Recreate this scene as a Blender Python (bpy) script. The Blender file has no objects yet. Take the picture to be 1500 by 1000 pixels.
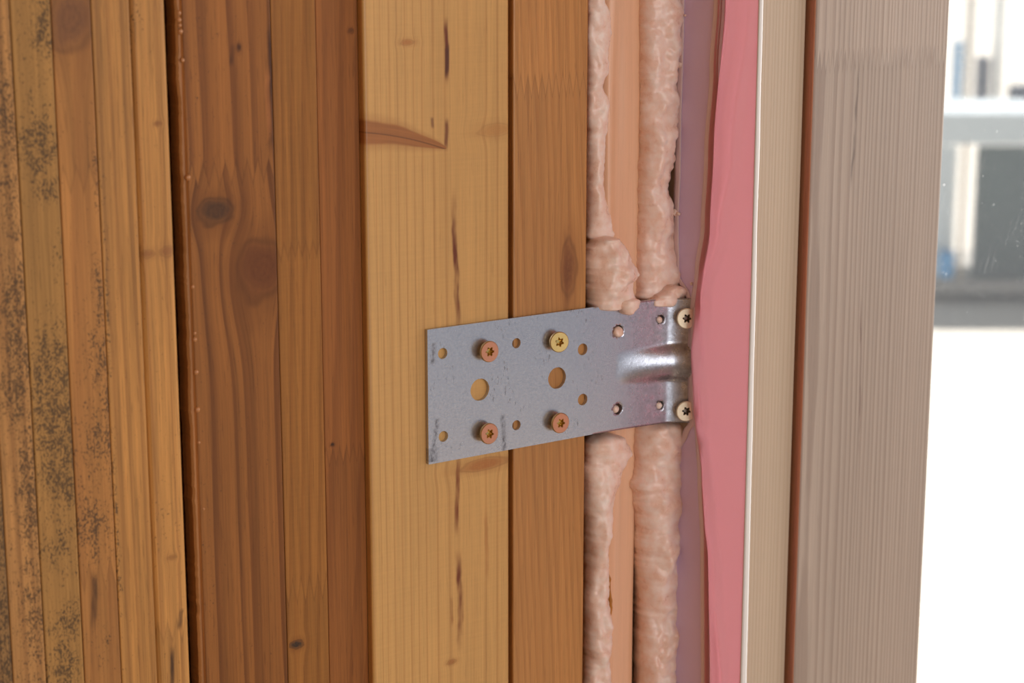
import bpy, bmesh, math, random
from mathutils import Vector, noise, Matrix
from mathutils.geometry import delaunay_2d_cdt

S = bpy.context.scene
COL = S.collection

# ------------------------------------------------------------------ camera
F = 2700.0; D = 0.82; YAW = math.radians(35); PIT = math.radians(11.9); ZC = 1.1
FW = Vector((math.sin(YAW)*math.cos(PIT), math.cos(YAW)*math.cos(PIT), -math.sin(PIT)))
RT = Vector((math.cos(YAW), -math.sin(YAW), 0)); UP = RT.cross(FW)
CAM = Vector((0, 0, ZC)) - D*FW
cd = bpy.data.cameras.new('camera'); cam = bpy.data.objects.new('camera', cd); COL.objects.link(cam)
cd.sensor_width = 36; cd.lens = F/1500*36; cd.clip_start = 0.02; cd.clip_end = 400
cd.dof.use_dof = True; cd.dof.focus_distance = D; cd.dof.aperture_fstop = 11
m = Matrix((RT, UP, -FW)).transposed().to_4x4(); m.translation = CAM; cam.matrix_world = m
S.camera = cam

# ------------------------------------------------------------------ light
S.view_settings.view_transform = 'Standard'; S.view_settings.look = 'None'
S.view_settings.gamma = 1; S.view_settings.use_curve_mapping = False
S.view_settings.exposure = 0.07
w = bpy.data.worlds.new('sky'); S.world = w; w.use_nodes = True
bg = w.node_tree.nodes['Background']; bg.inputs[0].default_value = (0.93, 0.96, 1.0, 1); bg.inputs[1].default_value = 0.42
sd = bpy.data.lights.new('sun', 'SUN'); sd.energy = 11; sd.angle = 0.01; sd.color = (1, .96, .9)
so = bpy.data.objects.new('sun', sd); COL.objects.link(so)
so.rotation_euler = Vector((-0.35, -0.5, -0.9)).to_track_quat('-Z', 'Y').to_euler()
def added_area_light(name, loc, aim, sx, sy, energy, col):       # area lights added out of view to light the timber and film
    ad = bpy.data.lights.new(name, 'AREA'); ad.shape = 'RECTANGLE'; ad.size = sx; ad.size_y = sy; ad.energy = energy; ad.color = col
    ao = bpy.data.objects.new(name, ad); COL.objects.link(ao); ao.location = loc
    ao.rotation_euler = (Vector(aim)-ao.location).to_track_quat('-Z', 'Y').to_euler()
added_area_light('added_side_light', (2.6, -.68, 1.4), (0, 0, 1.1), .7, 1.6, 46, (1, .98, .95))  # unseen source at the right, added to shine through the pink film
added_area_light('added_front_fill', (-.05, -2.8, 1.5), (0, 0, 1.1), 1.3, 1.8, 27, (1, .97, .93))  # unseen source behind the camera, added to light the front faces evenly

# ------------------------------------------------------------------ pixel -> plane
def ray(px, py): return FW + RT*((px-750)/F) - UP*((py-500)/F)
def on_y(px, py, y):
    d = ray(px, py); return CAM + d*((y-CAM.y)/d.y)
def on_x(px, py, x):
    d = ray(px, py); return CAM + d*((x-CAM.x)/d.x)
def on_z(px, py, z):
    d = ray(px, py); return CAM + d*((z-CAM.z)/d.z)
def vx(t, b, y):          # x of a vertical line seen at px t (top row) and b (bottom row)
    return (on_y(t, 0, y).x + on_y(b, 1000, y).x)/2

# ------------------------------------------------------------------ object helpers
def tag(o, label, cat, group=None):
    o['label'] = label; o['category'] = cat
    if group: o['group'] = group
    return o
def empty(name, loc, label=None, cat=None, group=None):
    o = bpy.data.objects.new(name, None); COL.objects.link(o); o.location = loc; o.empty_display_size = .02
    if label: tag(o, label, cat, group)
    return o
def mesh_obj(name, V, Fc, mat, parent=None, smooth=False):
    me = bpy.data.meshes.new(name); me.from_pydata([tuple(v) for v in V], [], Fc); me.update()
    if mat: me.materials.append(mat)
    if smooth:
        me.polygons.foreach_set('use_smooth', [True]*len(me.polygons))
    o = bpy.data.objects.new(name, me); COL.objects.link(o)
    if parent:
        o.parent = parent; o.matrix_parent_inverse = Matrix.Translation(parent_loc(parent)).inverted()
    return o
def parent_loc(p):
    v = Vector(p.location)
    if p.parent and p.type != 'EMPTY': return Vector((0, 0, 0))
    return v
def box_geo(x0, x1, y0, y1, z0, z1, bev=0.0, seg=2):
    bm = bmesh.new(); bmesh.ops.create_cube(bm, size=1)
    for v in bm.verts:
        v.co = Vector((x0 if v.co.x < 0 else x1, y0 if v.co.y < 0 else y1, z0 if v.co.z < 0 else z1))
    if bev: bmesh.ops.bevel(bm, geom=list(bm.edges), offset=bev, segments=seg, affect='EDGES', profile=.5)
    return bm
def box(name, x0, x1, y0, y1, z0, z1, mat, parent=None, bev=0.0, seg=2, smooth=False):
    bm = box_geo(x0, x1, y0, y1, z0, z1, bev, seg)
    bm.verts.index_update()
    V = [v.co.copy() for v in bm.verts]; Fc = [[v.index for v in f.verts] for f in bm.faces]; bm.free()
    return mesh_obj(name, V, Fc, mat, parent, smooth)

# ------------------------------------------------------------------ node expression helper
class N:
    tree = None
    def __init__(s, sock): s.s = sock
    @staticmethod
    def math(op, *a, clamp=False):
        n = N.tree.nodes.new('ShaderNodeMath'); n.operation = op; n.use_clamp = clamp
        for i, v in enumerate(a):
            if isinstance(v, N): N.tree.links.new(v.s, n.inputs[i])
            else: n.inputs[i].default_value = float(v)
        return N(n.outputs[0])
    def __add__(a, b): return N.math('ADD', a, b)
    __radd__ = __add__
    def __sub__(a, b): return N.math('SUBTRACT', a, b)
    def __rsub__(a, b): return N.math('SUBTRACT', b, a)
    def __mul__(a, b): return N.math('MULTIPLY', a, b)
    __rmul__ = __mul__
    def __truediv__(a, b): return N.math('DIVIDE', a, b)
    def __pow__(a, b): return N.math('POWER', a, b)
def nabs(a): return N.math('ABSOLUTE', a)
def nmin(a, b): return N.math('MINIMUM', a, b)
def nmax(a, b): return N.math('MAXIMUM', a, b)
def nexp(a): return N.math('EXPONENT', a)
def nsqrt(a): return N.math('SQRT', a)
def fract(a): return N.math('FRACT', a)
def gt(a, b): return N.math('GREATER_THAN', a, b)
def sat(a): return N.math('ADD', a, 0, clamp=True)
def sstep(a, lo, hi):
    n = N.tree.nodes.new('ShaderNodeMapRange'); n.interpolation_type = 'SMOOTHSTEP'
    N.tree.links.new(a.s, n.inputs[0]); n.inputs[1].default_value = lo; n.inputs[2].default_value = hi
    return N(n.outputs[0])
def vec(x, y, z):
    n = N.tree.nodes.new('ShaderNodeCombineXYZ')
    for i, v in enumerate((x, y, z)):
        if isinstance(v, N): N.tree.links.new(v.s, n.inputs[i])
        else: n.inputs[i].default_value = float(v)
    return n.outputs[0]
def nz(v, scale=1, detail=2, rough=.5):
    n = N.tree.nodes.new('ShaderNodeTexNoise'); N.tree.links.new(v, n.inputs['Vector'])
    n.inputs['Scale'].default_value = scale; n.inputs['Detail'].default_value = detail; n.inputs['Roughness'].default_value = rough
    return N(n.outputs[0])
def mix(f, a, b, mode='MIX'):
    n = N.tree.nodes.new('ShaderNodeMix'); n.data_type = 'RGBA'; n.blend_type = mode
    if isinstance(f, N): N.tree.links.new(f.s, n.inputs[0])
    else: n.inputs[0].default_value = f
    for i, v in ((6, a), (7, b)):
        if hasattr(v, 'is_linked'): N.tree.links.new(v, n.inputs[i])
        else: n.inputs[i].default_value = (*v, 1)
    return n.outputs[2]
def srgb(r, g, b):
    return tuple(((c/255)/12.92 if c/255 <= .04045 else ((c/255+.055)/1.055)**2.4) for c in (r, g, b))
def new_mat(name):
    mt = bpy.data.materials.new(name); mt.use_nodes = True; N.tree = mt.node_tree
    return mt, mt.node_tree.nodes['Principled BSDF']
def pos():
    g = N.tree.nodes.new('ShaderNodeNewGeometry'); sp = N.tree.nodes.new('ShaderNodeSeparateXYZ')
    N.tree.links.new(g.outputs['Position'], sp.inputs[0])
    return N(sp.outputs[0]), N(sp.outputs[1]), N(sp.outputs[2])
def put(b, name, v):
    s = b.inputs[name]
    if isinstance(v, N): N.tree.links.new(v.s, s)
    elif hasattr(v, 'is_linked'): N.tree.links.new(v, s)
    elif isinstance(v, tuple): s.default_value = (*v, 1)
    else: s.default_value = v
def bump(b, h, dist, strength=1.0):
    n = N.tree.nodes.new('ShaderNodeBump'); n.inputs['Distance'].default_value = dist; n.inputs['Strength'].default_value = strength
    N.tree.links.new(h.s, n.inputs['Height']); N.tree.links.new(n.outputs[0], b.inputs['Normal'])

def wood(name, light, dark, seed, spacing=.003, pith=(0.05, 0.06), slope=0.0, wob=.004, contrast=.7, fib=.35, tone=.25,
         knots=(), fingers=(), mold=(), moldbase=0.0, streaks=(), spikes=(), rough=.5, plane=0.0, saw=0.0, sharp=.5, gloss=.35):
    """knots: (px,py,rx_px,rz_px,colour,strength)  fingers: (py_mid, half_px, period_px)  mold: (px,py,rx,rz,strength)
       streaks: (px0,py0,px1,py1,width_px,colour,strength)"""
    mt, b = new_mat(name)
    X, Y, Z = pos()
    U = 1/3290.0                                  # metres per photo pixel on the timber face
    UX = 1/2700.0
    xo = X; sd_ = 0.0; fline = None; fm_all = None
    for (px, py, half, per) in fingers:
        z0 = on_y(px, py, plane).z
        tri = nabs(fract(X*(1/(per*UX))+seed*.37)-.5)*2
        d = Z - z0 - (tri-.5)*(2*half*U)
        mk = gt(d, 0.0)
        fm_all = mk if fm_all is None else fm_all+mk
        edge = 1-sstep(nabs(d), .0004, .0028)
        edge = edge*.7 + (sstep(tri, .86, 1.0)+(1-sstep(tri, 0.0, .14)))*(1-sstep(nabs(d), .0003, .0016))*.6
        fline = edge if fline is None else nmax(fline, edge)
    if fm_all is not None: xo = xo + fm_all*.0137
    kmask = []
    for (px, py, rx, rz, kc, st) in knots:
        k = on_y(px, py, plane)
        dx = (X-k.x)*(1/(rx*UX)); dz = (Z-k.z)*(1/(rz*U))
        r2 = dx*dx+dz*dz*.55
        xo = xo - dx*nexp(r2*-.45)*(min(rx, rz*1.2)*UX*.75)
        q = nsqrt(dx*dx+dz*dz)
        kmask.append((q, dx, dz, kc, st))
    P1 = vec(xo*14+seed, Y*14, Z*2.2+seed*1.7)
    n1 = nz(P1, 1, 2)
    n2 = nz(vec(xo*70+seed, Y*70+3, Z*7), 1, 3)
    rx_ = xo - pith[0] - (Z-1.1)*slope
    ry_ = Y - pith[1]
    r = nsqrt(rx_*rx_+ry_*ry_) + (n1-.5)*(wob*2) + (n2-.5)*(wob*.35)
    q = r*(1/spacing)
    q = q + (nz(vec(r*90+seed, seed, Z*.4), 1, 1)-.5)*2.4
    f = fract(q)
    late = sstep(f, sharp*.6, .9)*(1-sstep(f, .92, 1.0))
    late = late*(.45+.9*nz(vec(r*160+seed*2, 1, 2), 1, 1))
    fi = nz(vec(xo*1100+seed, Y*1100, Z*16), 1, 4, .7)
    fi2 = nz(vec(xo*330+seed, Y*330, Z*6+9), 1, 3, .6)
    tn = nz(vec(xo*26+seed*3, Y*10, Z*5), 1, 2)
    pores = sstep(nz(vec(xo*1300+seed, Y*1300, Z*70+3), 1, 2, .5), .60, .72)
    fi3 = nz(vec(xo*620+seed*5, Y*620, Z*9+2), 1, 3, .65)
    col = mix(sat(late*contrast), light, dark)
    col = mix(sat(pores*fib*.9), col, tuple(c*.6 for c in dark))
    col = mix(sat((fi3-.52)*fib*4), col, dark)
    sh = 1+(fi-.5)*fib*2.4+(fi2-.5)*fib*1.6+(tn-.5)*tone*2
    if saw:
        sw = nz(vec(X*60+seed, 0, Z*900), 1, 2)
        sh = sh+(sw-.5)*saw
    if fm_all is not None: sh = sh*(1+(fract(fm_all*.61+.2)-.5)*.16)
    g = N.tree.nodes.new('ShaderNodeCombineColor')
    for i in range(3): N.tree.links.new(sh.s, g.inputs[i])
    col = mix(1.0, col, g.outputs[0], 'MULTIPLY')
    for (px0, py0, px1, py1, wd, sc, st) in streaks:
        a = on_y(px0, py0, plane); c = on_y(px1, py1, plane)
        t = (Z-a.z)*(1/(c.z-a.z))
        cx = a.x + t*(c.x-a.x) + (nz(vec(seed, 5, Z*70), 1, 2)-.5)*(wd*UX*1.6)
        ww = wd*UX
        ends = sstep(t, 0.0, .25)*(1-sstep(t, .7, 1.0))
        mk = (1-sstep(nabs(X-cx)*(1/ww), .25, 1.0))*ends*sat(nz(vec(X*300, seed, Z*60), 1, 2)*2.2-.35)
        col = mix(sat(mk*st), col, sc)
    for (px0, py0, px1, py1, hw, sc, st) in spikes:
        a = on_y(px0, py0, plane); c = on_y(px1, py1, plane)
        t = (X-a.x)*(1/(c.x-a.x)); cz = a.z + t*(c.z-a.z) + t*(1-t)*hw*U*.9
        hh = sat(1-t)**.55*(hw*U)+1e-5
        e = (Z-cz)/hh
        e = nabs(e + (nz(vec(X*60, seed, Z*60), 1, 2)-.5)*.5)
        mk = (1-sstep(e, .75, 1.08))*gt(t, -.2)*(1-gt(t, 1.0))
        gr_ = .7+.6*nz(vec(X*35, seed, (Z-cz)*1100), 1, 3)
        gk = N.tree.nodes.new('ShaderNodeCombineColor')
        for i in range(3): N.tree.links.new(gr_.s, gk.inputs[i])
        col = mix(sat((1-sstep(e, .9, 1.9))*(1-gt(t, 1.0))*.4), col, dark)
        col = mix(sat(mk*st), col, mix(1.0, sc, gk.outputs[0], 'MULTIPLY'))
        crack = (1-sstep(nabs((Z-cz)+.1*hw*U), .0001, .0004))*mk*.7
        col = mix(sat(crack), col, tuple(v*.4 for v in sc))
    for (q_, dx, dz, kc, st) in kmask:
        wv = nz(vec(dx*.9+seed, dz*.9, 3), 1, 1)
        qq = q_ + (wv-.5)*.9
        ins = (1-sstep(qq, .35, 1.2))*(.6+.8*nz(vec(X*900, seed, Z*500), 1, 3, .7))
        halo = 1-sstep(qq, .8, 2.2)
        ringk = .75+.5*nz(vec(qq*6, seed, 1), 1, 2)
        gk = N.tree.nodes.new('ShaderNodeCombineColor')
        for i in range(3): N.tree.links.new(ringk.s, gk.inputs[i])
        kcol = mix(1.0, kc, gk.outputs[0], 'MULTIPLY')
        col = mix(sat(halo*.45*st), col, dark)
        col = mix(sat(ins*st), col, kcol)
        rim = (1-sstep(nabs(qq-.95), .0, .2))*.35*st
        col = mix(sat(rim), col, tuple(c*.45 for c in kc))
    if fline is not None:
        col = mix(sat(fline*.26), col, tuple(c*.45 for c in dark))
    if mold or moldbase:
        mm = None
        for (px, py, rx, rz, st) in mold:
            k = on_y(px, py, plane)
            dx = (X-k.x)*(1/(rx*UX)); dz = (Z-k.z)*(1/(rz*U))
            e = nexp((dx*dx+dz*dz)*-1.0)*st
            mm = e if mm is None else nmax(mm, e)
        mm = mm + moldbase
        big = nz(vec(X*120+seed, 0, Z*45), 1, 3, .6)
        sp = nz(vec(X*1150+seed, 0, Z*750), 1, 4, .75)
        sp2 = nz(vec(X*330+seed, 7, Z*170), 1, 3, .7)
        th = nmin(mm*(.35+1.2*big), 1.0)
        spk = sstep(sp*.66+sp2*.34+th*.125, .585, .66)
        col = mix(sat(th*.09), col, srgb(122, 98, 60))
        col = mix(sat(spk*.78), col, srgb(56, 44, 32))
    put(b, 'Base Color', col); put(b, 'Roughness', rough); put(b, 'Specular IOR Level', gloss)
    h = late*.1 + fi*.25 + fi2*.35
    if saw: h = h + sw*saw*2.5
    bump(b, h, .00025, .8)
    return mt

def simple(name, col, rough=.5, metal=0.0, spec=.5, var=.0, vscale=40, bmp=0, bscale=300, sss=0, trans=0.0):
    mt, b = new_mat(name); X, Y, Z = pos()
    c = col
    if var:
        n = nz(vec(X, Y, Z), vscale, 4, .6)
        c = mix(sat((n-.3)*2.2), tuple(v*(1-var) for v in col), tuple(min(1, v*(1+var)) for v in col))
    put(b, 'Base Color', c); put(b, 'Roughness', rough); put(b, 'Metallic', metal); put(b, 'Specular IOR Level', spec)
    if sss:
        put(b, 'Subsurface Weight', sss); b.inputs['Subsurface Radius'].default_value = (.006, .003, .002); b.inputs['Subsurface Scale'].default_value = 1
    if bmp:
        bump(b, nz(vec(X, Y, Z), bscale, 4, .65), bmp)
    if trans:
        out = N.tree.nodes['Material Output']; tl = N.tree.nodes.new('ShaderNodeBsdfTranslucent')
        tl.inputs[0].default_value = (*col, 1) if isinstance(c, tuple) else (0, 0, 0, 1)
        if not isinstance(c, tuple): N.tree.links.new(c, tl.inputs[0])
        ms = N.tree.nodes.new('ShaderNodeMixShader'); ms.inputs[0].default_value = trans
        N.tree.links.new(b.outputs[0], ms.inputs[1]); N.tree.links.new(tl.outputs[0], ms.inputs[2]); N.tree.links.new(ms.outputs[0], out.inputs[0])
    return mt

ZT = 2.3      # timber height
# ------------------------------------------------------------------ setting
m_floor = simple('screed', srgb(150, 132, 112), .8, var=.12, vscale=20, bmp=.0006)
fl = box('floor', -2.2, 2.2, -3.0, 0.24, -0.06, 0.0, m_floor); fl['kind'] = 'structure'
m_rw = simple('room_timber', srgb(150, 112, 74), .7, var=.1, vscale=12)
wl = box('wall_left', -1.12, -1.02, -3.0, 0.24, 0.0, ZT, m_rw); wl['kind'] = 'structure'  # unseen wall, added close by to cut sky light from the left
ce = box('ceiling', -1.12, 2.2, -3.0, 0.24, ZT, ZT+.1, m_rw); ce['kind'] = 'structure'
m_back = wood('back_board_wood', srgb(150, 92, 58), srgb(110, 62, 36), 61, .004, (.2, .3), wob=.003, contrast=.5, plane=.04, rough=.7)
wb = box('wall_back', -1.02, 0.0965, 0.155, 0.2, 0.0, ZT, m_back); wb['kind'] = 'structure'

# ------------------------------------------------------------------ weathered glulam post
YP = 0.004
xs = [vx(-120, -70, YP), vx(-38, 18, YP), vx(15, 67, YP), vx(75, 123, YP), vx(134, 177, YP), vx(190, 230, YP), vx(243, 282, YP)]
K_D = srgb(96, 62, 36)
W1 = [
 wood('weathered_lamella_a', srgb(150, 112, 66), srgb(110, 74, 42), 1.3, .0045, (-.4, .1), plane=YP, moldbase=.35, contrast=.45, rough=.7,
      mold=[(8, 760, 22, 90, 1.0), (8, 930, 14, 80, 1.3), (3, 560, 20, 60, .8)]),
 wood('weathered_lamella_b', srgb(176, 128, 74), srgb(140, 96, 54), 2.7, .0042, (-.3, .07), plane=YP, contrast=.65, sharp=.8, fib=.5, rough=.68, moldbase=.22,
      mold=[(12, 200, 20, 130, .8), (32, 480, 22, 90, 1.25), (24, 570, 18, 50, 1.1), (45, 720, 16, 90, 1.1), (52, 880, 20, 120, .75), (22, 330, 18, 40, .6)]),
 wood('weathered_lamella_c', srgb(170, 126, 68), srgb(138, 100, 52), 4.1, .008, (-.22, .03), wob=.008, plane=YP, contrast=.35, rough=.66, moldbase=.08,
      mold=[(66, 40, 22, 55, 1.0), (58, 215, 26, 45, 1.2), (72, 275, 22, 22, 1.0), (50, 120, 16, 60, .5), (84, 370, 8, 40, .6), (80, 580, 28, 90, 1.5), (92, 680, 26, 60, 1.6), (86, 800, 22, 50, .9), (100, 915, 22, 30, 1.1), (92, 975, 20, 40, 1.1), (72, 520, 20, 30, 1.0)]),
 wood('weathered_lamella_d', srgb(176, 122, 64), srgb(142, 92, 48), 5.6, .011, (-.17, .02), wob=.010, plane=YP, contrast=.45, rough=.62, moldbase=.03, slope=.06,
      knots=[(106, 28, 26, 42, srgb(118, 78, 50), .85)], fingers=[(115, 262, 16, 14), (142, 842, 20, 12)],
      mold=[(140, 250, 6, 60, .8), (148, 430, 12, 60, .9), (150, 520, 22, 70, .95), (160, 620, 10, 90, 1.2), (140, 650, 22, 60, .9), (135, 770, 26, 60, 1.0), (150, 940, 18, 40, .45)],
      streaks=[(137, 830, 136, 930, 5, srgb(60, 36, 20), .9)]),
 wood('weathered_lamella_e', srgb(182, 130, 68), srgb(150, 102, 52), 7.2, .0027, (-.13, .09), wob=.002, plane=YP, contrast=.7, sharp=.9, fib=.5, rough=.55,
      mold=[(152, 300, 4, 80, .6), (158, 470, 4, 70, .9), (170, 760, 4, 180, .8)]),
 wood('weathered_lamella_f', srgb(184, 132, 70), srgb(156, 106, 56), 8.8, .006, (-.08, .04), wob=.003, plane=YP, contrast=.6, sharp=1.0, fib=.5, rough=.55,
      knots=[(231, 181, 5, 4, srgb(130, 78, 40), .6), (216, 372, 9, 6, srgb(140, 88, 48), .6), (246, 368, 10, 8, srgb(140, 88, 48), .6), (252, 816, 6, 4, srgb(130, 84, 44), .5)], fingers=[(250, 925, 14, 11)],
      mold=[(196, 20, 8, 30, .7), (193, 90, 3, 60, .7), (240, 770, 20, 40, .35)],
      streaks=[(253, 940, 253, 1040, 4, srgb(60, 36, 20), .9), (267, 888, 262, 925, 4, srgb(50, 30, 18), .9)]),
]
post1 = empty('glulam_post', ((xs[0]+xs[-1])/2, .07, 0), 'weathered yellow-brown glulam timber post speckled with black mould', 'post')
for i in range(6):
    box('lamella', xs[i]+.00012, xs[i+1]-.00012, YP, .15, 0, ZT, W1[i], post1, bev=.0005 if i < 5 else .0028, seg=2 if i < 5 else 4, smooth=False)

# ------------------------------------------------------------------ brown glulam post
YB = 0.004
xe = vx(257, 291, YB); xa = vx(267, 301, YB); xb = vx(396, 422, YB); xc = vx(464, 481, YB); xd = vx(534, 545, 0.0)-.0002
BL = srgb(160, 104, 56); BD = srgb(112, 64, 30)
W2 = [
 wood('brown_lamella_a', srgb(152, 98, 48), srgb(104, 60, 27), 11.3, .0075, (-.05, .06), wob=.006, slope=-.02, plane=YB, contrast=.75, tone=.22,
      knots=[(316, 311, 22, 20, srgb(84, 56, 36), .95), (384, 398, 31, 46, srgb(108, 62, 32), .9), (350, 70, 3, 6, srgb(70, 40, 22), .8)],
      fingers=[(375, 250, 15, 13)], streaks=[(396, 20, 401, 240, 8, srgb(70, 38, 20), 1.0), (390, 90, 396, 210, 5, srgb(184, 118, 66), .6), (341, 60, 338, 100, 4, srgb(80, 46, 26), .8)],
      mold=[(318, 50, 16, 8, .30), (330, 105, 12, 6, .25), (288, 120, 8, 170, .22), (300, 560, 8, 90, .18), (306, 820, 8, 160, .25)], rough=.5, gloss=.25),
 wood('brown_lamella_b', srgb(158, 106, 50), srgb(126, 77, 33), 13.9, .0042, (.0, .07), wob=.003, slope=.03, plane=YB, contrast=.5, tone=.14,
      fingers=[(440, 366, 10, 9), (450, 862, 18, 11)], knots=[(434, 944, 9, 7, srgb(62, 48, 38), 1.0)], rough=.5, saw=.12, gloss=.25),
 wood('brown_lamella_c', srgb(150, 94, 46), srgb(118, 67, 30), 16.1, .013, (-.045, .02), wob=.010, slope=.05, plane=YB, contrast=.42, tone=.18,
      fingers=[(510, 664, 12, 9)], knots=[(514, 45, 4, 4, srgb(90, 54, 30), .7), (487, 651, 3, 3, srgb(50, 30, 20), .9)], rough=.5, gloss=.25),
]
post2 = empty('glulam_post', ((xa+xd)/2, .07, 0), 'reddish-brown glulam timber post with dark knots and splintered glue-dotted edge', 'post')
l0 = box('lamella', xa, xb-.00012, YB, .15, 0, ZT, W2[0], post2, bev=.0004)
box('lamella', xb+.00012, xc-.00006, YB, .15, 0, ZT, W2[1], post2, bev=.0004)
box('lamella', xc+.00006, xd, YB, .15, 0, ZT, W2[2], post2, bev=.0004)
# splintered edge strip, ragged on its left side
V = []; Fc = []; NZ_ = 420
m_edge = wood('splintered_edge_wood', srgb(176, 122, 70), srgb(138, 88, 46), 21.0, .004, (-.1, .05), plane=YB, contrast=.3, rough=.5)
for i in range(NZ_+1):
    z = .85+.5*i/NZ_
    if i == 0: z = 0.0
    if i == NZ_: z = ZT
    rg = (noise.noise((z*60, 1, 0))*.0007 + noise.noise((z*260, 4, 0))*.0004 + noise.noise((z*900, 8, 0))*.00022)
    xl = xe+rg
    V += [(xl, .012, z), (xl+.0001, YB+.0006, z), (xl+.0009, YB-.0003, z), ((xl+xa)/2, YB+.0011, z), (xa-.0006, YB+.0009, z), (xa-.0001, YB-.0001, z), (xa-.00005, .012, z)]
for i in range(NZ_):
    for j in range(6):
        a = i*7+j; Fc.append((a, a+1, a+8, a+7))
    Fc.append((i*7+6, i*7, i*7+7, i*7+13))
Fc.append(tuple(range(6, -1, -1))); Fc.append(tuple(NZ_*7+k for k in range(7)))
edge_strip = mesh_obj('splintered_edge', V, Fc, m_edge, post2)
edge_strip['label'] = 'ragged splintered edge strip of the brown post'
m_bead = simple('glue_drop', srgb(176, 118, 68), .35, spec=.5)
for (px, py, r) in [(262, 19, 1.0), (262, 29, 1.1), (263, 37, .9), (264, 46, 1.2), (267, 88, 1.0), (275, 260, 1.3), (282, 420, .9), (285, 488, .8), (285, 497, 1.1), (287, 545, 1.2), (289, 600, 1.3), (291, 648, .8), (298, 745, .7)]:
    p = on_y(px, py, YB+.0002); bm = bmesh.new(); bmesh.ops.create_icosphere(bm, subdivisions=2, radius=.0009*r)
    for v in bm.verts: v.co = Vector((v.co.x, v.co.y*.7, v.co.z*1.1))+p
    bm.verts.index_update()
    mesh_obj('glue_drop', [v.co.copy() for v in bm.verts], [[v.index for v in f.verts] for f in bm.faces], m_bead, edge_strip, True); bm.free()

# ------------------------------------------------------------------ pale board and narrow board
x0 = vx(534, 545, 0.0); x1 = vx(745.5, 746.5, 0); x2 = vx(752, 752, 0); x3 = vx(860, 856, 0)
m_pale = wood('pale_spruce', srgb(208, 162, 98), srgb(166, 112, 56), 31.7, .0034, (-.024, .022), wob=.0005, plane=0, contrast=.42, fib=.2, tone=.12, saw=.10, sharp=1.15, rough=.42, gloss=.5,
    spikes=[(533, 192, 654, 217, 18, srgb(158, 98, 48), .9)],
    knots=[(597, 62, 9, 4, srgb(176, 112, 56), .7), (662, 969, 7, 4, srgb(160, 100, 50), .7), (712, 679, 36, 9, srgb(170, 104, 50), .75), (728, 190, 26, 9, srgb(186, 126, 64), .4)],
    streaks=[(654, 20, 656, 130, 4, srgb(112, 50, 18), 1.0), (656, 60, 655, 120, 4, srgb(90, 46, 24), 1.0), (655, 170, 653, 225, 4, srgb(120, 66, 34), .9), (665, 270, 671, 500, 5, srgb(112, 50, 18), 1.1), (671, 660, 669, 790, 4.5, srgb(124, 60, 22), 1.1), (671, 800, 675, 960, 6, srgb(114, 50, 18), 1.1), (660, 870, 662, 920, 3, srgb(150, 92, 46), .8), (712, 740, 714, 860, 4, srgb(170, 112, 56), .6), (633, 170, 634, 190, 3, srgb(110, 60, 32), .9)])
b1 = box('pale_board', x0, x1, 0, .15, 0, ZT, m_pale, bev=.0012, seg=3)
tag(b1, 'pale honey spruce board with brown spike knot and pitch streaks under the bracket', 'board')
m_nar = wood('narrow_spruce', srgb(192, 136, 76), srgb(150, 94, 44), 37.2, .0036, (.09, .03), wob=.004, slope=-.06, plane=0, contrast=.32, fib=.3, tone=.22, rough=.42, gloss=.5,
    knots=[(833, 395, 12, 48, srgb(120, 70, 34), .85)], fingers=[(805, 125, 16, 10.2)], streaks=[(828, 330, 830, 470, 4, srgb(104, 58, 30), .8)])
b2 = box('narrow_board', x2, x3, 0, .15, 0, ZT, m_nar, bev=.0008, seg=2)
tag(b2, 'narrow orange-tan timber board with a finger joint, edged by foam', 'board')
m_dk = simple('dark_gap', srgb(70, 42, 22), .8)
# tongue that closes the groove between the two boards, part of the narrow board
box('tongue', x1+.0001, x2-.0001, .006, .15, 0, ZT, m_dk, b2)

# ------------------------------------------------------------------ joint: spacer batten
XS = 0.0968; PF = -0.0500
def outline(tab, py):
    if py <= tab[0][0]: return tab[0][1:]
    for a, b in zip(tab, tab[1:]):
        if py <= b[0]:
            t = (py-a[0])/(b[0]-a[0]); t = t*t*(3-2*t)
            return tuple(u+(v-u)*t for u, v in zip(a[1:], b[1:]))
    return tab[-1][1:]
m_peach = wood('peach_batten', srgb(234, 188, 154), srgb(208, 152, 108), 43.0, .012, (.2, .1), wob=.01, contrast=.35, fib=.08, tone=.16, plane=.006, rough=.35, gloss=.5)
bx0 = x3+.0006; V = []; Fc = []
xl = on_y(886, 500, .007).x; xr = on_y(940, 500, .007).x
NR = 160; NCn = 14
for i in range(NR+1):
    z = .86+.46*i/NR
    if i == 0: z = 0
    if i == NR: z = ZT
    for j in range(NCn+1):
        u = j/NCn; e = min(u, 1-u)
        y = .0085 + .004*max(0, 1-e/.12)**2 + .0012*noise.noise((u*3, z*9, 2.2)) + (.0012*noise.noise((u*9, z*5, 7)) if z < 1.06 else 0)
        V.append((xl+(xr-xl)*u, y, z))
    V.append((xr, .15, z)); V.append((xl, .15, z))
W_ = NCn+3
for i in range(NR):
    for j in range(W_):
        a = i*W_+j; bb = i*W_+(j+1) % W_; Fc.append((a, bb, bb+W_, a+W_))
Fc.append(tuple(range(W_-1, -1, -1))); Fc.append(tuple(NR*W_+k for k in range(W_)))
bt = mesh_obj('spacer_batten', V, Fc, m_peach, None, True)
tag(bt, 'smooth peach batten running between the two foam beads', 'batten')

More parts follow.
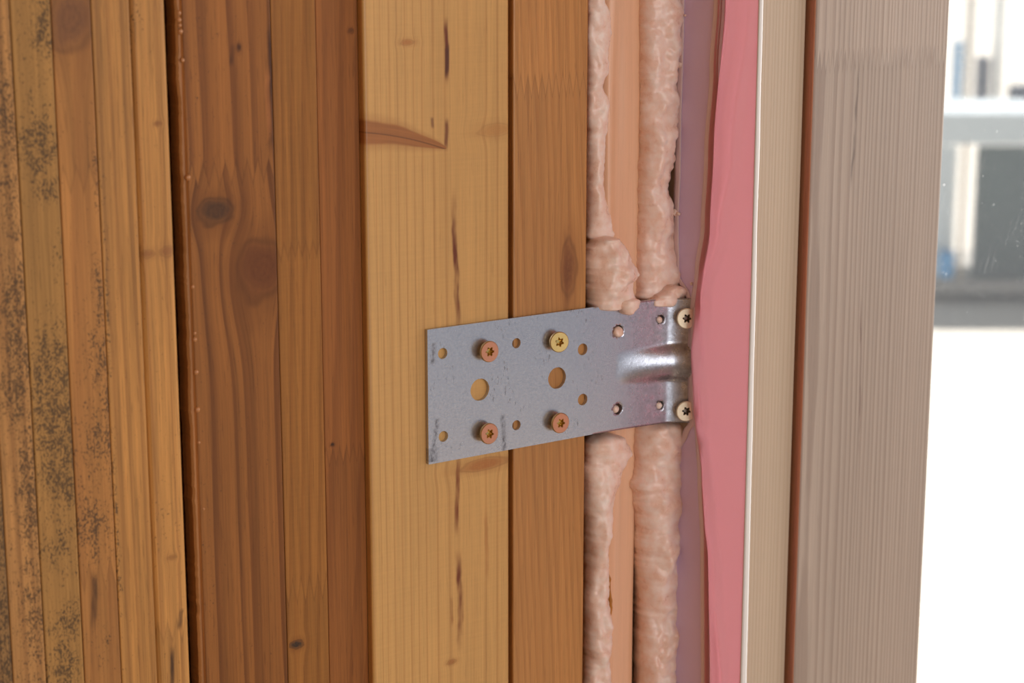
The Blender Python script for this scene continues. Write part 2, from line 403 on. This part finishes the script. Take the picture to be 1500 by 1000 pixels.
# ------------------------------------------------------------------ foam beads
m_foam, b = new_mat('expanding_foam'); X, Y, Z = pos()
n = nz(vec(X, Y, Z), 160, 4, .6); n2 = nz(vec(X, Y, Z*2), 1200, 3, .6)
put(b, 'Base Color', mix(sat((n-.35)*2.6), srgb(240, 204, 186), srgb(252, 236, 228)))
put(b, 'Roughness', sat(.12+n*.4)); put(b, 'Specular IOR Level', .5)
put(b, 'Subsurface Weight', .12); b.inputs['Subsurface Radius'].default_value = (.006, .003, .002); b.inputs['Subsurface Scale'].default_value = 1.0
bump(b, n*.8+n2*.12, .0004, .5)
def bead(name, tab, label, yb, depth, seed, amp=.0016, fold=.0, edge=.0012, nrow=260, nc=30, mat=None, group='foam beads in the window joint'):
    zt = on_y(900, tab[0][0], yb).z; zb = on_y(900, tab[-1][0], yb).z
    V = []; Fc = []
    rows = []
    for i in range(nrow+1):
        t = i/nrow; py = tab[0][0]+(tab[-1][0]-tab[0][0])*t
        a, c = outline(tab, py)
        A = on_y(a, py, yb); B = on_y(c, py, yb); z = (A.z+B.z)/2
        capf = 1.0
        for e in (t, 1-t):
            e2 = e*nrow/8
            if e2 < 1: capf = min(capf, math.sqrt(max(0, 1-(1-e2)**2))*.9+.1)
        xa_ = A.x; xb_ = B.x
        xa_ += edge*(noise.noise((z*160, seed, 1))*.7+noise.noise((z*480, seed, 3))*.5)
        xb_ += edge*(noise.noise((z*140, seed, 5))*.8+noise.noise((z*460, seed, 9))*.6)
        cx = (xa_+xb_)/2; hw = (xb_-xa_)/2
        for j in range(nc+1):
            ph = math.pi*j/nc
            x = cx-hw*math.cos(ph)*capf
            prof = math.sin(ph)**.75
            P = Vector((x, 0, z))
            d = noise.fractal((x*70+seed, z*58, seed), 1.0, 2.1, 3)*amp*1.7
            d += abs(noise.noise((x*150, z*130, seed)))*amp*.9
            if fold:
                q = z*150+x*45+2.2*noise.noise((x*60, z*40, seed))
                d += fold*(abs(math.sin(q))**.6-.5)
            y = yb - depth*prof*capf - d*prof
            V.append((x, y, z))
        V.append((cx+hw*.9, yb+.006, z)); V.append((cx-hw*.9, yb+.006, z))
    w_ = nc+3
    for i in range(nrow):
        for j in range(w_):
            p = i*w_+j; q = i*w_+(j+1) % w_
            Fc.append((p, p+w_, q+w_, q))
    Fc.append(tuple(range(w_))); Fc.append(tuple(nrow*w_+k for k in range(w_-1, -1, -1)))
    o = mesh_obj(name, V, Fc, mat or m_foam, None, True)
    tag(o, label, 'foam' if mat is None else 'glue', group)
    return o
bead('foam_bead', [(-80, 861, 884), (0, 861, 881), (20, 861, 890), (45, 861, 892), (75, 861, 888), (100, 861, 888), (125, 861, 880), (150, 861, 889), (180, 861, 887), (210, 861, 883), (260, 860, 880), (300, 860, 885), (330, 860, 893), (352, 860, 899)],
     'thin upper foam bead running down beside the narrow board to a lump', .0065, .0045, 3.1, .0012, edge=.0010, nrow=330)
bead('foam_lump', [(344, 874, 888), (349, 866, 899), (360, 859, 909), (380, 855, 917), (396, 856, 927), (405, 857, 929), (415, 857, 922), (430, 858, 923), (442, 860, 926), (452, 868, 920)],
     'fat whitish foam lump bulging just above the bracket top edge', .0045, .0100, 5.7, .0027, edge=.0018, nrow=150, nc=40, group=None)
bead('foam_drip', [(436, 914, 930), (442, 910, 935), (450, 908, 933), (457, 911, 925), (461, 914, 921)],
     'small foam drip hanging over the bracket top edge beside the lump', -.0046, .0035, 8.3, .0008, edge=.0010, nrow=50, nc=20, group=None)
bead('foam_bead', [(-80, 937, 988), (0, 937, 988), (20, 936, 991), (45, 937, 988), (65, 938, 991), (100, 937, 986), (140, 938, 985), (160, 938, 988), (190, 937, 984), (215, 938, 979), (240, 935, 982), (255, 936, 977), (275, 933, 972), (300, 935, 978), (325, 934, 981), (360, 932, 983), (390, 932, 987), (412, 931, 992), (430, 931, 996), (441, 934, 994)],
     'wide upper foam bead between peach batten and lavender tape, above the bracket', .0085, .0085, 11.9, .0019, edge=.0014, nrow=380, nc=40)
bead('foam_crust', [(418, 985, 994), (424, 978, 1002), (432, 966, 1004), (438, 958, 1003), (445, 956, 1000), (449, 974, 986)],
     'crumbly foam crust lying on the bracket top edge by the lavender tape', -.0035, .0030, 14.4, .0022, edge=.0028, nrow=60, nc=34, group=None)
bead('foam_bead', [(634, 865, 900), (645, 859, 911), (660, 858, 916), (668, 857, 919), (680, 853, 911), (700, 856, 903), (740, 857, 893), (775, 859, 885), (805, 859, 879), (830, 859, 884), (880, 858, 886), (912, 858, 889), (960, 858, 886), (1000, 857, 889), (1080, 857, 889)],
     'tapering lower foam bead beside the narrow board, below the bracket', .0055, .0080, 17.5, .0017, fold=.0003, edge=.0012, nrow=330, nc=34)
bead('foam_bead', [(612, 936, 990), (625, 931, 997), (650, 930, 1001), (668, 931, 1009), (678, 931, 1013), (690, 927, 1009), (700, 923, 1002), (720, 928, 1000), (740, 931, 999), (760, 932, 993), (800, 932, 995), (828, 934, 991), (848, 936, 995), (868, 936, 988), (900, 937, 988), (940, 937, 984), (1000, 937, 985), (1080, 937, 985)],
     'fat folded lower foam bead against the lavender tape, below the bracket', .0075, .0115, 21.2, .0022, fold=.0005, edge=.0013, nrow=420, nc=44)
m_amber = simple('amber_glue', srgb(176, 116, 44), .2, spec=.6, var=.15, vscale=200)
bead('foam_filling', [(446, 900, 955), (455, 890, 985), (480, 886, 988), (540, 886, 985), (600, 888, 984), (622, 892, 980)],
     'foam filling behind the bracket plate, seen through its end holes', .009, .0085, 30.5, .0010, edge=.001, nrow=120, nc=30, group=None)
bead('glue_run', [(802, 880, 886), (815, 880, 890), (830, 881, 888), (850, 886, 892), (880, 888, 894), (895, 888, 894), (906, 890, 893)],
     'thin amber glue run on the peach batten beside the lower foam', .0076, .0022, 25.0, .0005, edge=.0008, nrow=80, nc=12, mat=m_amber, group=None)

# ------------------------------------------------------------------ bracket
ZB0 = 1.0511; ZB1 = 1.1110; TK = .0020
XP0 = on_y(627, 580, -.002).x; XP1 = .0958
XB = on_y(868, 500, -.002).x; XK = .0855
def sm(t): t = max(0, min(1, t)); return t*t*(3-2*t)
def lift(x):
    l = 0.0
    if x > XB: l += .0045*((x-XB)/(XP1-XB))**1.8
    if x > XK: l += .0058*((x-XK)/(XP1-XK))**1.5
    return l
ZR0 = on_y(965, 561, -.006).z; ZR1 = on_y(965, 505, -.006).z; XR = on_y(905, 540, -.003).x
def rib(x, z):
    if x < XR: return 0
    t = (x-XR)/(XP1-XR); a = .0062*t**1.1
    wdt = (.78+.22*t)*(ZR1-ZR0)/2; c = (ZR0+ZR1)/2
    q = abs(z-c)/wdt
    return a*(1-q*q) if q < 1 else 0
def bend(x, z): return -(TK+lift(x)+rib(x, z))
def locate(px, py):
    x = on_y(px, py, -TK).x; z = 0
    for _ in range(12):
        P = on_y(px, py, -(TK+lift(x))); x = P.x; z = P.z
    return x, z
holes = []
for px, py, r in [(648.5, 517.5, .00245), (649.5, 639, .00245), (756.5, 502.5, .0023), (756.5, 622.5, .0023), (853.5, 511.5, .00275), (853.5, 585, .00275), (905.5, 485, .0030), (905, 599, .0026), (968, 467.5, .0021), (967, 593.5, .0021), (703, 570.5, .0050), (816, 553.5, .0050)]:
    x, z = locate(px, py); holes.append((x, z, r))
pts = []; edges = []
def loop(ps):
    s = len(pts); pts.extend(ps); k = len(ps); edges.extend([(s+i, s+(i+1) % k) for i in range(k)])
per = []
nx = 60; ny = 26
for i in range(nx): per.append((XP0+(XP1-XP0)*i/nx, ZB0))
for i in range(ny): per.append((XP1, ZB0+(ZB1-ZB0)*i/ny))
for i in range(nx): per.append((XP1-(XP1-XP0)*i/nx, ZB1))
for i in range(ny): per.append((XP0, ZB1-(ZB1-ZB0)*i/ny))
loop(per)
for (x, z, r) in holes:
    loop([(x+r*math.cos(2*math.pi*k/32), z+r*math.sin(2*math.pi*k/32)) for k in range(32)])
gx = XB
while gx < XP1-.0006:
    gz = ZB0+.0008
    while gz < ZB1-.0006:
        if all((gx-x)**2+(gz-z)**2 > (r+.0005)**2 for x, z, r in holes): pts.append((gx, gz))
        gz += .0010
    gx += .0010
vo, eo, fo, *_ = delaunay_2d_cdt([Vector(p) for p in pts], edges, [], 0, 1e-7)
tris = []
for f in fo:
    c = sum((vo[i] for i in f), Vector((0, 0)))/len(f)
    if any((c.x-x)**2+(c.y-z)**2 < (r*.985)**2 for x, z, r in holes): continue
    tris.append(tuple(f))
nv = len(vo)
V = [(v.x, bend(v.x, v.y), v.y) for v in vo] + [(v.x, bend(v.x, v.y)+TK-.00005, v.y) for v in vo]
Fc = []; ec = {}
for f in tris:
    a = (vo[f[1]]-vo[f[0]]).cross(vo[f[2]]-vo[f[0]])
    if a < 0: f = f[::-1]
    Fc.append(f); Fc.append(tuple(i+nv for i in f[::-1]))
    for i in range(len(f)): ec[(f[i], f[(i+1) % len(f)])] = 1
nplate = len(Fc)
for (a, bq) in ec:
    if (bq, a) not in ec: Fc.append((bq, a, a+nv, bq+nv))
m_steel, b = new_mat('galvanised_steel'); X, Y, Z = pos()
g1 = nz(vec(X*1, Y, Z), 900, 3, .7); g2 = nz(vec(X, Y, Z), 2600, 2, .7); g3 = nz(vec(X, Y, Z), 60, 4, .6); g4 = nz(vec(X*1.8, Y, Z*.6), 420, 4, .75)
dirt = sstep(g4*.6+g3*.4, .583, .66)
def scuff(px0, py0, px1, py1, wd):
    a = on_y(px0, py0, -.002); c = on_y(px1, py1, -.002)
    t = (Z-a.z)*(1/(c.z-a.z)); cx = a.x+t*(c.x-a.x)+(nz(vec(2, 1, Z*420), 1, 2)-.5)*.0014
    return (1-sstep(nabs(X-cx), .0001, wd/2700))*sstep(t, 0, .1)*(1-sstep(t, .9, 1.0))*sat(nz(vec(X*900, 2, Z*500), 1, 3)*3-.9)
sc = nmax(nmax(scuff(636, 500, 633, 535, 5), scuff(641, 610, 634, 665, 5)), scuff(736, 605, 739, 664, 5))
sc = nmax(sc, scuff(634, 655, 632, 678, 12))
# handling smears near the emboss and the flange
sm_ = sstep(X, XR-.004, XK)*sat(nz(vec(X*300, Y*300, Z*300), 1, 4, .65)*2.2-.75)
d_all = sat(nmax(nmax(dirt*.7, sc), sm_*.8))
base = mix(sat(g1*1.4-.2), srgb(176, 180, 194), srgb(206, 210, 222))
put(b, 'Base Color', mix(d_all*.75, base, srgb(64, 58, 62))); put(b, 'Metallic', .92); put(b, 'Roughness', sat(.19+g1*.10+d_all*.25))
bump(b, g1*.6+g2*.4, .00012, .6)
br = empty('mounting_bracket', ((XP0+XP1)/2, 0, ZB0), 'galvanised steel mounting plate with punched holes screwed over the foam joint', 'bracket')
pl = mesh_obj('plate', V, Fc, m_steel, br)
for i, p in enumerate(pl.data.polygons): p.use_smooth = False
# smooth only the formed area
for i in range(nplate):
    p = pl.data.polygons[i]
    if min(pl.data.vertices[v].co.x for v in p.vertices) > XB: p.use_smooth = True

# ------------------------------------------------------------------ screws
m_gold = simple('yellow_zinc', srgb(206, 178, 124), .32, metal=.95, var=.08, vscale=900)
m_film_refl = simple('film_reflection_face', srgb(214, 150, 122), .38, metal=.9, var=.04, vscale=1500)  # salmon reflection of the pink film put into the head face colour
m_goldf = simple('yellow_zinc_face', srgb(198, 170, 112), .38, metal=.9, var=.05, vscale=1500)
m_pale_zn = simple('pale_zinc', srgb(236, 226, 200), .5, metal=.35, var=.08, vscale=900)
m_rec = simple('recess_zinc', srgb(206, 180, 116), .18, metal=1.0)
m_rec2 = simple('recess_steel', srgb(120, 112, 100), .3, metal=.8)
def screw(px, py, label, tilt=(0, 0), proud=.0040, R=.0047, mats=(m_gold, m_film_refl), group=None, base=None, spin=0.0, length=.02, rec=None):
    # head axis: local +z points out of the plate towards the room
    if base is None: x, z = locate(px, py); P = Vector((x, bend(x, z), z))
    else: P = base
    o = empty('screw', P, label, 'screw', group)
    n = Vector((tilt[0], -1, tilt[1])).normalized()
    q = n.to_track_quat('Z', 'Y'); o.rotation_mode = 'QUATERNION'; o.rotation_quaternion = q
    K = 48
    star = [.00175+.00042*math.cos(6*2*math.pi*k/K+spin) for k in range(K)]
    def ring(rad, h, vr=None):
        return [((vr[k] if vr else rad)*math.cos(2*math.pi*k/K), (vr[k] if vr else rad)*math.sin(2*math.pi*k/K), h) for k in range(K)]
    def build(nm, rings, mat, cap=False, lo=False, par=None):
        V = []; Fc = []
        for r in rings: V += r
        for i in range(len(rings)-1):
            for k in range(K):
                a = i*K+k; c = i*K+(k+1) % K; Fc.append((a, c, c+K, a+K))
        if cap: Fc.append(tuple((len(rings)-1)*K+k for k in range(K)))
        if lo: Fc.append(tuple(range(K-1, -1, -1)))
        me = bpy.data.meshes.new(nm); me.from_pydata(V, [], Fc); me.materials.append(mat)
        ob = bpy.data.objects.new(nm, me); COL.objects.link(ob); ob.parent = par or o
        return ob
    h = proud
    build('head', [ring(.0024, h-.0038), ring(R-.0005, h-.0014), ring(R, h-.0011), ring(R, h-.0003), ring(R-.0003, h), ring(0, h-.00002, [s+.00012 for s in star]), ring(0, h-.0003, star)], mats[0])
    hd = o.children[0]; hd.data.materials.append(mats[1])
    for pgn in hd.data.polygons:
        if len(pgn.vertices) == 4 and all(hd.data.vertices[v].co.z > h-.0001 for v in pgn.vertices): pgn.material_index = 1
    build('drive_recess', [ring(0, h-.0003, star), ring(0, h-.0012, [s*.92 for s in star]), ring(0, h-.0019, [s*.45 for s in star])], rec or m_rec, cap=True, par=hd)['label'] = 'star-shaped drive recess'
    build('shank', [ring(.0023, -length), ring(.0023, h-.0036)], mats[0], cap=True, lo=True)
    return o
screw(710.5, 513, 'yellow zinc star screw with painted-on film reflection in upper bracket row, by pale board streak', tilt=(-.02, .02), spin=.3, group=None).location.y
screw(710, 633, 'yellow zinc star screw with painted-on film reflection in lower bracket row, by pale board streak', tilt=(.0, .04), spin=1.1)
screw(814, 499, 'olive-gold star screw leaning outwards, above the second large bracket hole', tilt=(-.17, .03), spin=2.0, mats=(m_gold, m_goldf))
screw(814.5, 617, 'yellow zinc star screw with painted-on film reflection below the second large bracket hole', tilt=(-.04, .0), spin=.7)
screw(1003, 465, 'pale zinc star screw at upper end of bracket flange, foam-smeared, beside the film', tilt=(-.42, .06), proud=.0032, R=.0048, mats=(m_pale_zn, m_pale_zn), rec=m_rec2, spin=.4, length=.006)
screw(1002, 600, 'pale zinc star screw at lower end of bracket flange, beside the film', tilt=(-.42, .02), proud=.0032, R=.0048, mats=(m_pale_zn, m_pale_zn), rec=m_rec2, spin=1.0, length=.006)

# foam squeezed through the end holes
for (px, py, r, out_, lab) in [(906.5, 487, .0030, .0016, 'foam plug oozing from the upper larger end hole of the bracket'), (904, 600, .0021, .0002, 'foam plug in the lower larger end hole of the bracket'),
                         (967.5, 469, .0020, .0001, 'foam plug in the small hole by the upper flange screw'), (966.5, 594.5, .0020, .0004, 'foam plug in the small hole by the lower flange screw')]:
    x, z = locate(px, py); bm = bmesh.new(); bmesh.ops.create_icosphere(bm, subdivisions=3, radius=r)
    for v in bm.verts:
        v.co = v.co*(1+.22*noise.noise(v.co*500+Vector((px, py, 0)))); v.co.z *= .9
    bm.verts.index_update()
    o = mesh_obj('foam_plug', [v.co.copy() for v in bm.verts], [[v.index for v in f.verts] for f in bm.faces], m_foam, None, True); bm.free()
    o.location = (x, bend(x, z)+r-out_, z); tag(o, lab, 'foam')
# ------------------------------------------------------------------ window
YF = -.021; YS = -.024
xf0 = XS; xf1 = vx(1180, 1150, YF); xs0 = vx(1197, 1162, YS); xs1 = vx(1393, 1342.5, YS)
W3 = wood('glazed_frame_wood', srgb(188, 170, 148), srgb(172, 150, 126), 51.0, .0021, (-.3, .1), wob=.001, contrast=.55, fib=.08, tone=.05, plane=YF, rough=.45)
W4 = wood('glazed_sash_wood', srgb(174, 158, 145), srgb(134, 114, 103), 55.5, .0024, (.16, -.05), wob=.003, contrast=.6, fib=.12, tone=.08, plane=YS, rough=.45, fingers=[(1295, 86, 16, 7.5)], streaks=[(1259, 95, 1246, 285, 3, srgb(84, 70, 66), 1.0), (1262, 420, 1258, 700, 2.5, srgb(120, 98, 88), .8)])
win = empty('window_1', (xf1, .0, 0)); win['kind'] = 'structure'; win['label'] = 'limed timber window with white-edged pink tape along its jamb'
box('jamb', xf0, xf1, YF, .2, 0, ZT, W3, win, bev=.0006)
m_seal = simple('groove_brown', srgb(120, 70, 42), .6)
box('rebate_seal', xf1, xs0, YF+.022, .04, 0, ZT, m_seal, win)
W5 = wood('sash_side_bounce_tint', srgb(206, 152, 118), srgb(184, 128, 94), 57.5, .003, (.3, -.1), wob=.002, contrast=.3, plane=YS, rough=.5)  # orange-brown bounce light inside the groove put into the sash side colour
ss = box('sash_stile', xs0, xs1, YS, .036, 0, ZT, W4, win, bev=.0010, seg=3)
ss.data.materials.append(W5)
for p in ss.data.polygons:
    if p.normal.x < -.9: p.material_index = 1
# glass
m_glass, b = new_mat('dusty_glass'); X, Y, Z = pos(); out = N.tree.nodes['Material Output']
tr = N.tree.nodes.new('ShaderNodeBsdfTransparent'); gl = N.tree.nodes.new('ShaderNodeBsdfGlossy'); gl.inputs['Roughness'].default_value = .02
fr = N.tree.nodes.new('ShaderNodeFresnel'); fr.inputs[0].default_value = 1.45
m1 = N.tree.nodes.new('ShaderNodeMixShader'); N.tree.links.new((N(fr.outputs[0])*.6).s, m1.inputs[0])
N.tree.links.new(tr.outputs[0], m1.inputs[1]); N.tree.links.new(gl.outputs[0], m1.inputs[2])
sp = sstep(nz(vec(X, Y, Z), 420, 2, .5), .70, .78)*.7
st = sstep(nz(vec(X*500-Z*160, 2, X*26+Z*40), 1, 3), .60, .78)*sat(nz(vec(X, 1, Z), 9, 2)*2-.7)*.35
df = N.tree.nodes.new('ShaderNodeBsdfTranslucent'); df.inputs[0].default_value = (.9, .92, .95, 1)
m2 = N.tree.nodes.new('ShaderNodeMixShader'); N.tree.links.new(sat(nmax(sp, st)*.5+.006).s, m2.inputs[0])
N.tree.links.new(m1.outputs[0], m2.inputs[1]); N.tree.links.new(df.outputs[0], m2.inputs[2]); N.tree.links.new(m2.outputs[0], out.inputs[0])
box('glass_pane', xs1-.008, xs1+1.05, -.004, .000, .02, ZT-.02, m_glass, win)
box('sash_stile', xs1+1.04, xs1+1.11, YS, .036, 0, ZT, W4, win, bev=.001)

# ------------------------------------------------------------------ tapes and membrane on the jamb side
def interp(tab, py):
    if py <= tab[0][0]: return tab[0][1]
    for a, b in zip(tab, tab[1:]):
        if py <= b[0]:
            t = (py-a[0])/(b[0]-a[0]); t = t*t*(3-2*t); return a[1]+(b[1]-a[1])*t
    return tab[-1][1]
PK = [(-120, 1056), (0, 1053), (100, 1047), (230, 1039), (330, 1034), (400, 1025), (450, 1019), (500, 1016), (540, 1015), (600, 1018), (640, 1026), (700, 1029), (800, 1033), (1000, 1034), (1120, 1033)]
LV = [(-120, 999), (0, 996), (230, 991), (330, 988), (400, 989), (430, 1004), (448, 1017), (462, 1016), (478, 1012), (500, 1012), (540, 1009), (600, 1010), (618, 1011), (632, 1002), (660, 990), (720, 985), (1000, 979), (1120, 977)]
def liftf(tab, py):
    return math.exp(-((py-525)/120)**2)
m_pink, b = new_mat('pink_membrane'); X, Y, Z = pos()
n = nz(vec(X*20, Y*60, Z*6), 1, 3); put(b, 'Base Color', mix(n, srgb(240, 192, 204), srgb(244, 204, 208)))
put(b, 'Roughness', .38); put(b, 'Specular IOR Level', .5); put(b, 'Coat Weight', .25); put(b, 'Coat Roughness', .15)
tl = N.tree.nodes.new('ShaderNodeBsdfTranslucent'); tl.inputs[0].default_value = (*srgb(248, 206, 216), 1)
ms = N.tree.nodes.new('ShaderNodeMixShader'); ms.inputs[0].default_value = .6
N.tree.links.new(b.outputs[0], ms.inputs[1]); N.tree.links.new(tl.outputs[0], ms.inputs[2]); N.tree.links.new(ms.outputs[0], N.tree.nodes['Material Output'].inputs[0])
m_lav = simple('lavender_tape', srgb(228, 210, 255), .4, spec=.5, var=.04, vscale=15)
m_lav2 = simple('lavender_tape_margin', srgb(232, 214, 222), .35, spec=.5)
m_white = simple('white_backing', srgb(226, 222, 220), .5)
def sheet(name, fn, rows, cols, mat, parent=None, thick=.0003):
    V = []; Fc = []
    for i in range(rows+1):
        for j in range(cols+1): V.append(fn(i/rows, j/cols))
    for i in range(rows):
        for j in range(cols):
            a = i*(cols+1)+j; Fc.append((a, a+cols+1, a+cols+2, a+1))
    o = mesh_obj(name, V, Fc, mat, parent, True)
    so_ = o.modifiers.new('thickness', 'SOLIDIFY'); so_.thickness = thick; so_.offset = 0
    return o
def py_of(t): return -110+1220*t
def side_pt(tab, py, off):
    return on_x(interp(tab, py), py, XS-off)
def bump_l(py): return math.exp(-((py-525)/95)**4)
def lav(t, u):
    py = py_of(t); g = bump_l(py)
    o0 = .0004+.0026*g; A = side_pt(LV, py, o0); B = side_pt(PK, py, .0005)
    y = A.y+(B.y-.006-A.y)*u
    x = XS-(o0*(1-u)+.0005*u) - .0012*g*math.sin(u*math.pi)
    return Vector((x, y, A.z))
lavn = empty('jamb_tape', (XS, 0, 0), 'lavender sealing tape with pale margins stuck along the jamb side', 'tape')
sheet('tape_film', lav, 220, 14, m_lav, lavn)
def strip(tabfn, w0, w1, off):
    def f(t, u):
        P = tabfn(t, 0); Q = tabfn(t, 1)
        y = P.y + (w0+(w1-w0)*u)*(-1)
        x = P.x-off-.00004
        return Vector((x, y, P.z))
    return f
sheet('tape_margin', strip(lav, -.0004, .0036, .0004), 220, 3, m_lav2, lavn)['label'] = 'pale grey-pink margin of the tape'
def mar2(t, u):
    py = py_of(t); B = side_pt(PK, py, .0008); g = bump_l(py)
    return Vector((XS-.0010-.0024*g, B.y+.0048*(1-u)*(1-.5*g)-.0015, B.z))
sheet('tape_margin', mar2, 220, 4, m_lav2, lavn)
def ridge(py, px, tab, amp, wdt):
    c = interp(tab, py); return amp*math.exp(-((px-c)/wdt)**2)
R1 = [(-100, 1100), (0, 1092), (230, 1074), (330, 1060), (440, 1034), (520, 1024), (600, 1026), (700, 1040), (850, 1058), (1000, 1072)]
R2 = [(-100, 1075), (0, 1070), (200, 1052), (330, 1046), (430, 1030), (520, 1021), (620, 1032), (760, 1046), (1000, 1052)]
def pink(t, u):
    py = py_of(t); g = bump_l(py)
    o0 = .0009+.0055*g; A = side_pt(PK, py, o0)
    yE = PF-.0006
    y = A.y+(yE-A.y)*u
    # pixel column for the pleats
    cx = interp(PK, py)+(1100-interp(PK, py))*u
    x = XS-.0004-o0*(1-u)**2.2
    hold = math.sin(min(1, u*1.3)*math.pi/2)*(1-u**6)
    x -= (ridge(py, cx, R1, .0022, 6)+ridge(py, cx, R2, .0020, 5))*(1-u**4)
    x += .0013*math.exp(-((u-.10)/.06)**2)*(1+2*g)
    x -= .0006*(noise.noise((y*45, A.z*6, 3))+.5)*(1-u**4)
    return Vector((x, y, A.z))
mem = empty('membrane', (XS-.001, -.03, 0), 'loose glossy pink sealing membrane draped over the jamb side past the bracket', 'membrane')
sheet('film', pink, 260, 44, m_pink, mem)
def wedge(t, u):
    py = py_of(t); z = on_x(1100, py, XS).z
    wv = .0022 + .0014*sm((t-.15)) + .0004*noise.noise((z*30, 1, 1))+.00012*noise.noise((z*500, 3, 1))
    if u < .5: return Vector((XS-.0007+.0*u, PF-.0002-.0005*u*2, z))
    return Vector((XS-.0007+wv*(u-.5)*2, PF-.0007, z))
sheet('backing_edge', wedge, 200, 6, m_white, mem)['label'] = 'white backing edge folded onto the jamb front'

# foam crumbs stuck to the tape and batten edge
random.seed(4)
first = None
for (px, py, r) in [(995.5, 95, 1.25), (996, 9, .6), (1004, 23, .5), (989, 312, 1.5), (996, 64, .5), (994, 313, .9), (990, 85, .5), (1013, 416, .7), (986, 217, .8), (985, 200, .5), (987, 203, .5), (992, 188, .4)]:
    P = on_x(px, py, XS-.0014); bm = bmesh.new(); bmesh.ops.create_icosphere(bm, subdivisions=2, radius=.0011*r)
    for v in bm.verts:
        v.co = v.co*(1+.5*noise.noise(v.co*900+Vector((px, py, 0))))
    bm.verts.index_update()
    o = mesh_obj('foam_crumb', [v.co.copy() for v in bm.verts], [[v.index for v in f.verts] for f in bm.faces], m_foam, None, True); bm.free()
    o.location = P
    tag(o, 'tiny whitish foam crumb stuck on the lavender tape margin', 'crumb', 'foam crumbs on the tape')

# ------------------------------------------------------------------ outdoors
GZ = -.6
m_gr = simple('pale_concrete', srgb(226, 220, 210), .9, var=.06, vscale=1.5)
gd = box('ground', -10, 70, .8, 90, GZ-.1, GZ, m_gr); gd['kind'] = 'structure'
def dist_pt(px, py, P0):     # point above the ground point P0 on the vertical plane through it facing the camera
    d = ray(px, py); nrm = Vector((FW.x, FW.y, 0)).normalized()
    return CAM + d*(((P0-CAM).dot(nrm))/d.dot(nrm))
m_ow = simple('white_paint', srgb(206, 218, 226), .5); m_og = simple('grey_green_panel', srgb(66, 84, 84), .5, var=.12, vscale=3)
m_ob = simple('pale_blue_sheet', srgb(110, 168, 215), .5); m_od = simple('slate_sheet', srgb(70, 80, 100), .5); m_ot = simple('tan_post', srgb(196, 176, 150), .6)
m_obl = simple('blue_tarp', srgb(70, 150, 210), .5); m_base = simple('pale_grey_skid', srgb(176, 172, 166), .7)
RX = RT; RD = Vector((FW.x, FW.y, 0)).normalized()
def obox(name, pxl, pxr, pyt, pyb, P0, depth, mat, parent=None, push=0.0, bev=.01):
    Q = P0+RD*push
    a = dist_pt(pxl, pyb, Q); c = dist_pt(pxr, pyt, Q)
    wdt = (c-a).dot(RX); h = c.z-a.z
    bm = box_geo(0, wdt, 0, depth, 0, h, bev)
    bm.verts.index_update()
    ang = math.atan2(RX.y, RX.x)
    M = Matrix.Translation(a) @ Matrix.Rotation(ang, 4, 'Z')
    o = mesh_obj(name, [M @ v.co for v in bm.verts], [[v.index for v in f.verts] for f in bm.faces], mat, parent); bm.free()
    return o
G1 = on_z(1440, 446, GZ)
cr = empty('transport_crate', G1, 'white-framed low transport crate with dark grey-green side panel outside', 'crate')
obox('skid', 1330, 1700, 412, 430, G1, 1.1, m_base, cr)
for (a, c) in ((1340, 1362), (1462, 1486), (1600, 1625)): obox('skid_block', a, c, 430, 446, G1, .25, m_base, cr, push=.2)
obox('side_panel', 1424, 1690, 214, 408, G1, .05, m_og, cr, push=.05)
obox('side_panel', 1345, 1404, 214, 408, G1, .05, m_ow, cr, push=.05)
obox('corner_post', 1406, 1420, 200, 412, G1, .08, m_ot, cr)
obox('lid', 1335, 1695, 166, 212, G1, 1.0, m_ow, cr)
obox('end_panel', 1337, 1344, 212, 412, G1, 1.0, m_ow, cr)
tarp = obox('tarp_roll', 1380, 1402, 368, 410, G1, .12, m_obl, None, push=-.16, bev=.03)
tag(tarp, 'small bright blue bundle lying on the crate skid outside', 'bundle')
G2 = on_z(1420, 150, GZ)
for (nm, l, r, t, b_, mt, lab, cat) in [
    ('steel_mast', 1419, 1431, -60, 160, m_base, 'tall pale grey mast standing behind the crate outside', 'mast'),
    ('blue_sheet', 1400, 1412, 60, 150, m_ob, 'pale blue upright sheet beside the mast outside', 'sheet'),
    ('slate_sheet', 1434, 1452, 84, 168, m_od, 'dark slate upright sheet between mast and white post outside', 'sheet'),
    ('white_post', 1460, 1474, -40, 168, m_ow, 'white upright post right beside the slate sheet outside', 'post'),
    ('dark_bin', 1484, 1530, 126, 172, m_od, 'dark slate box low behind the crate beside the white post outside', 'box')]:
    P0 = on_z((l+r)/2, max(b_, 150), GZ)
    o = obox(nm, l, r, t, b_, P0, .3, mt)
    bot = min(v.co.z for v in o.data.vertices)
    for v in o.data.vertices:
        if v.co.z < bot+.1: v.co.z += GZ-bot
    tag(o, lab, cat)
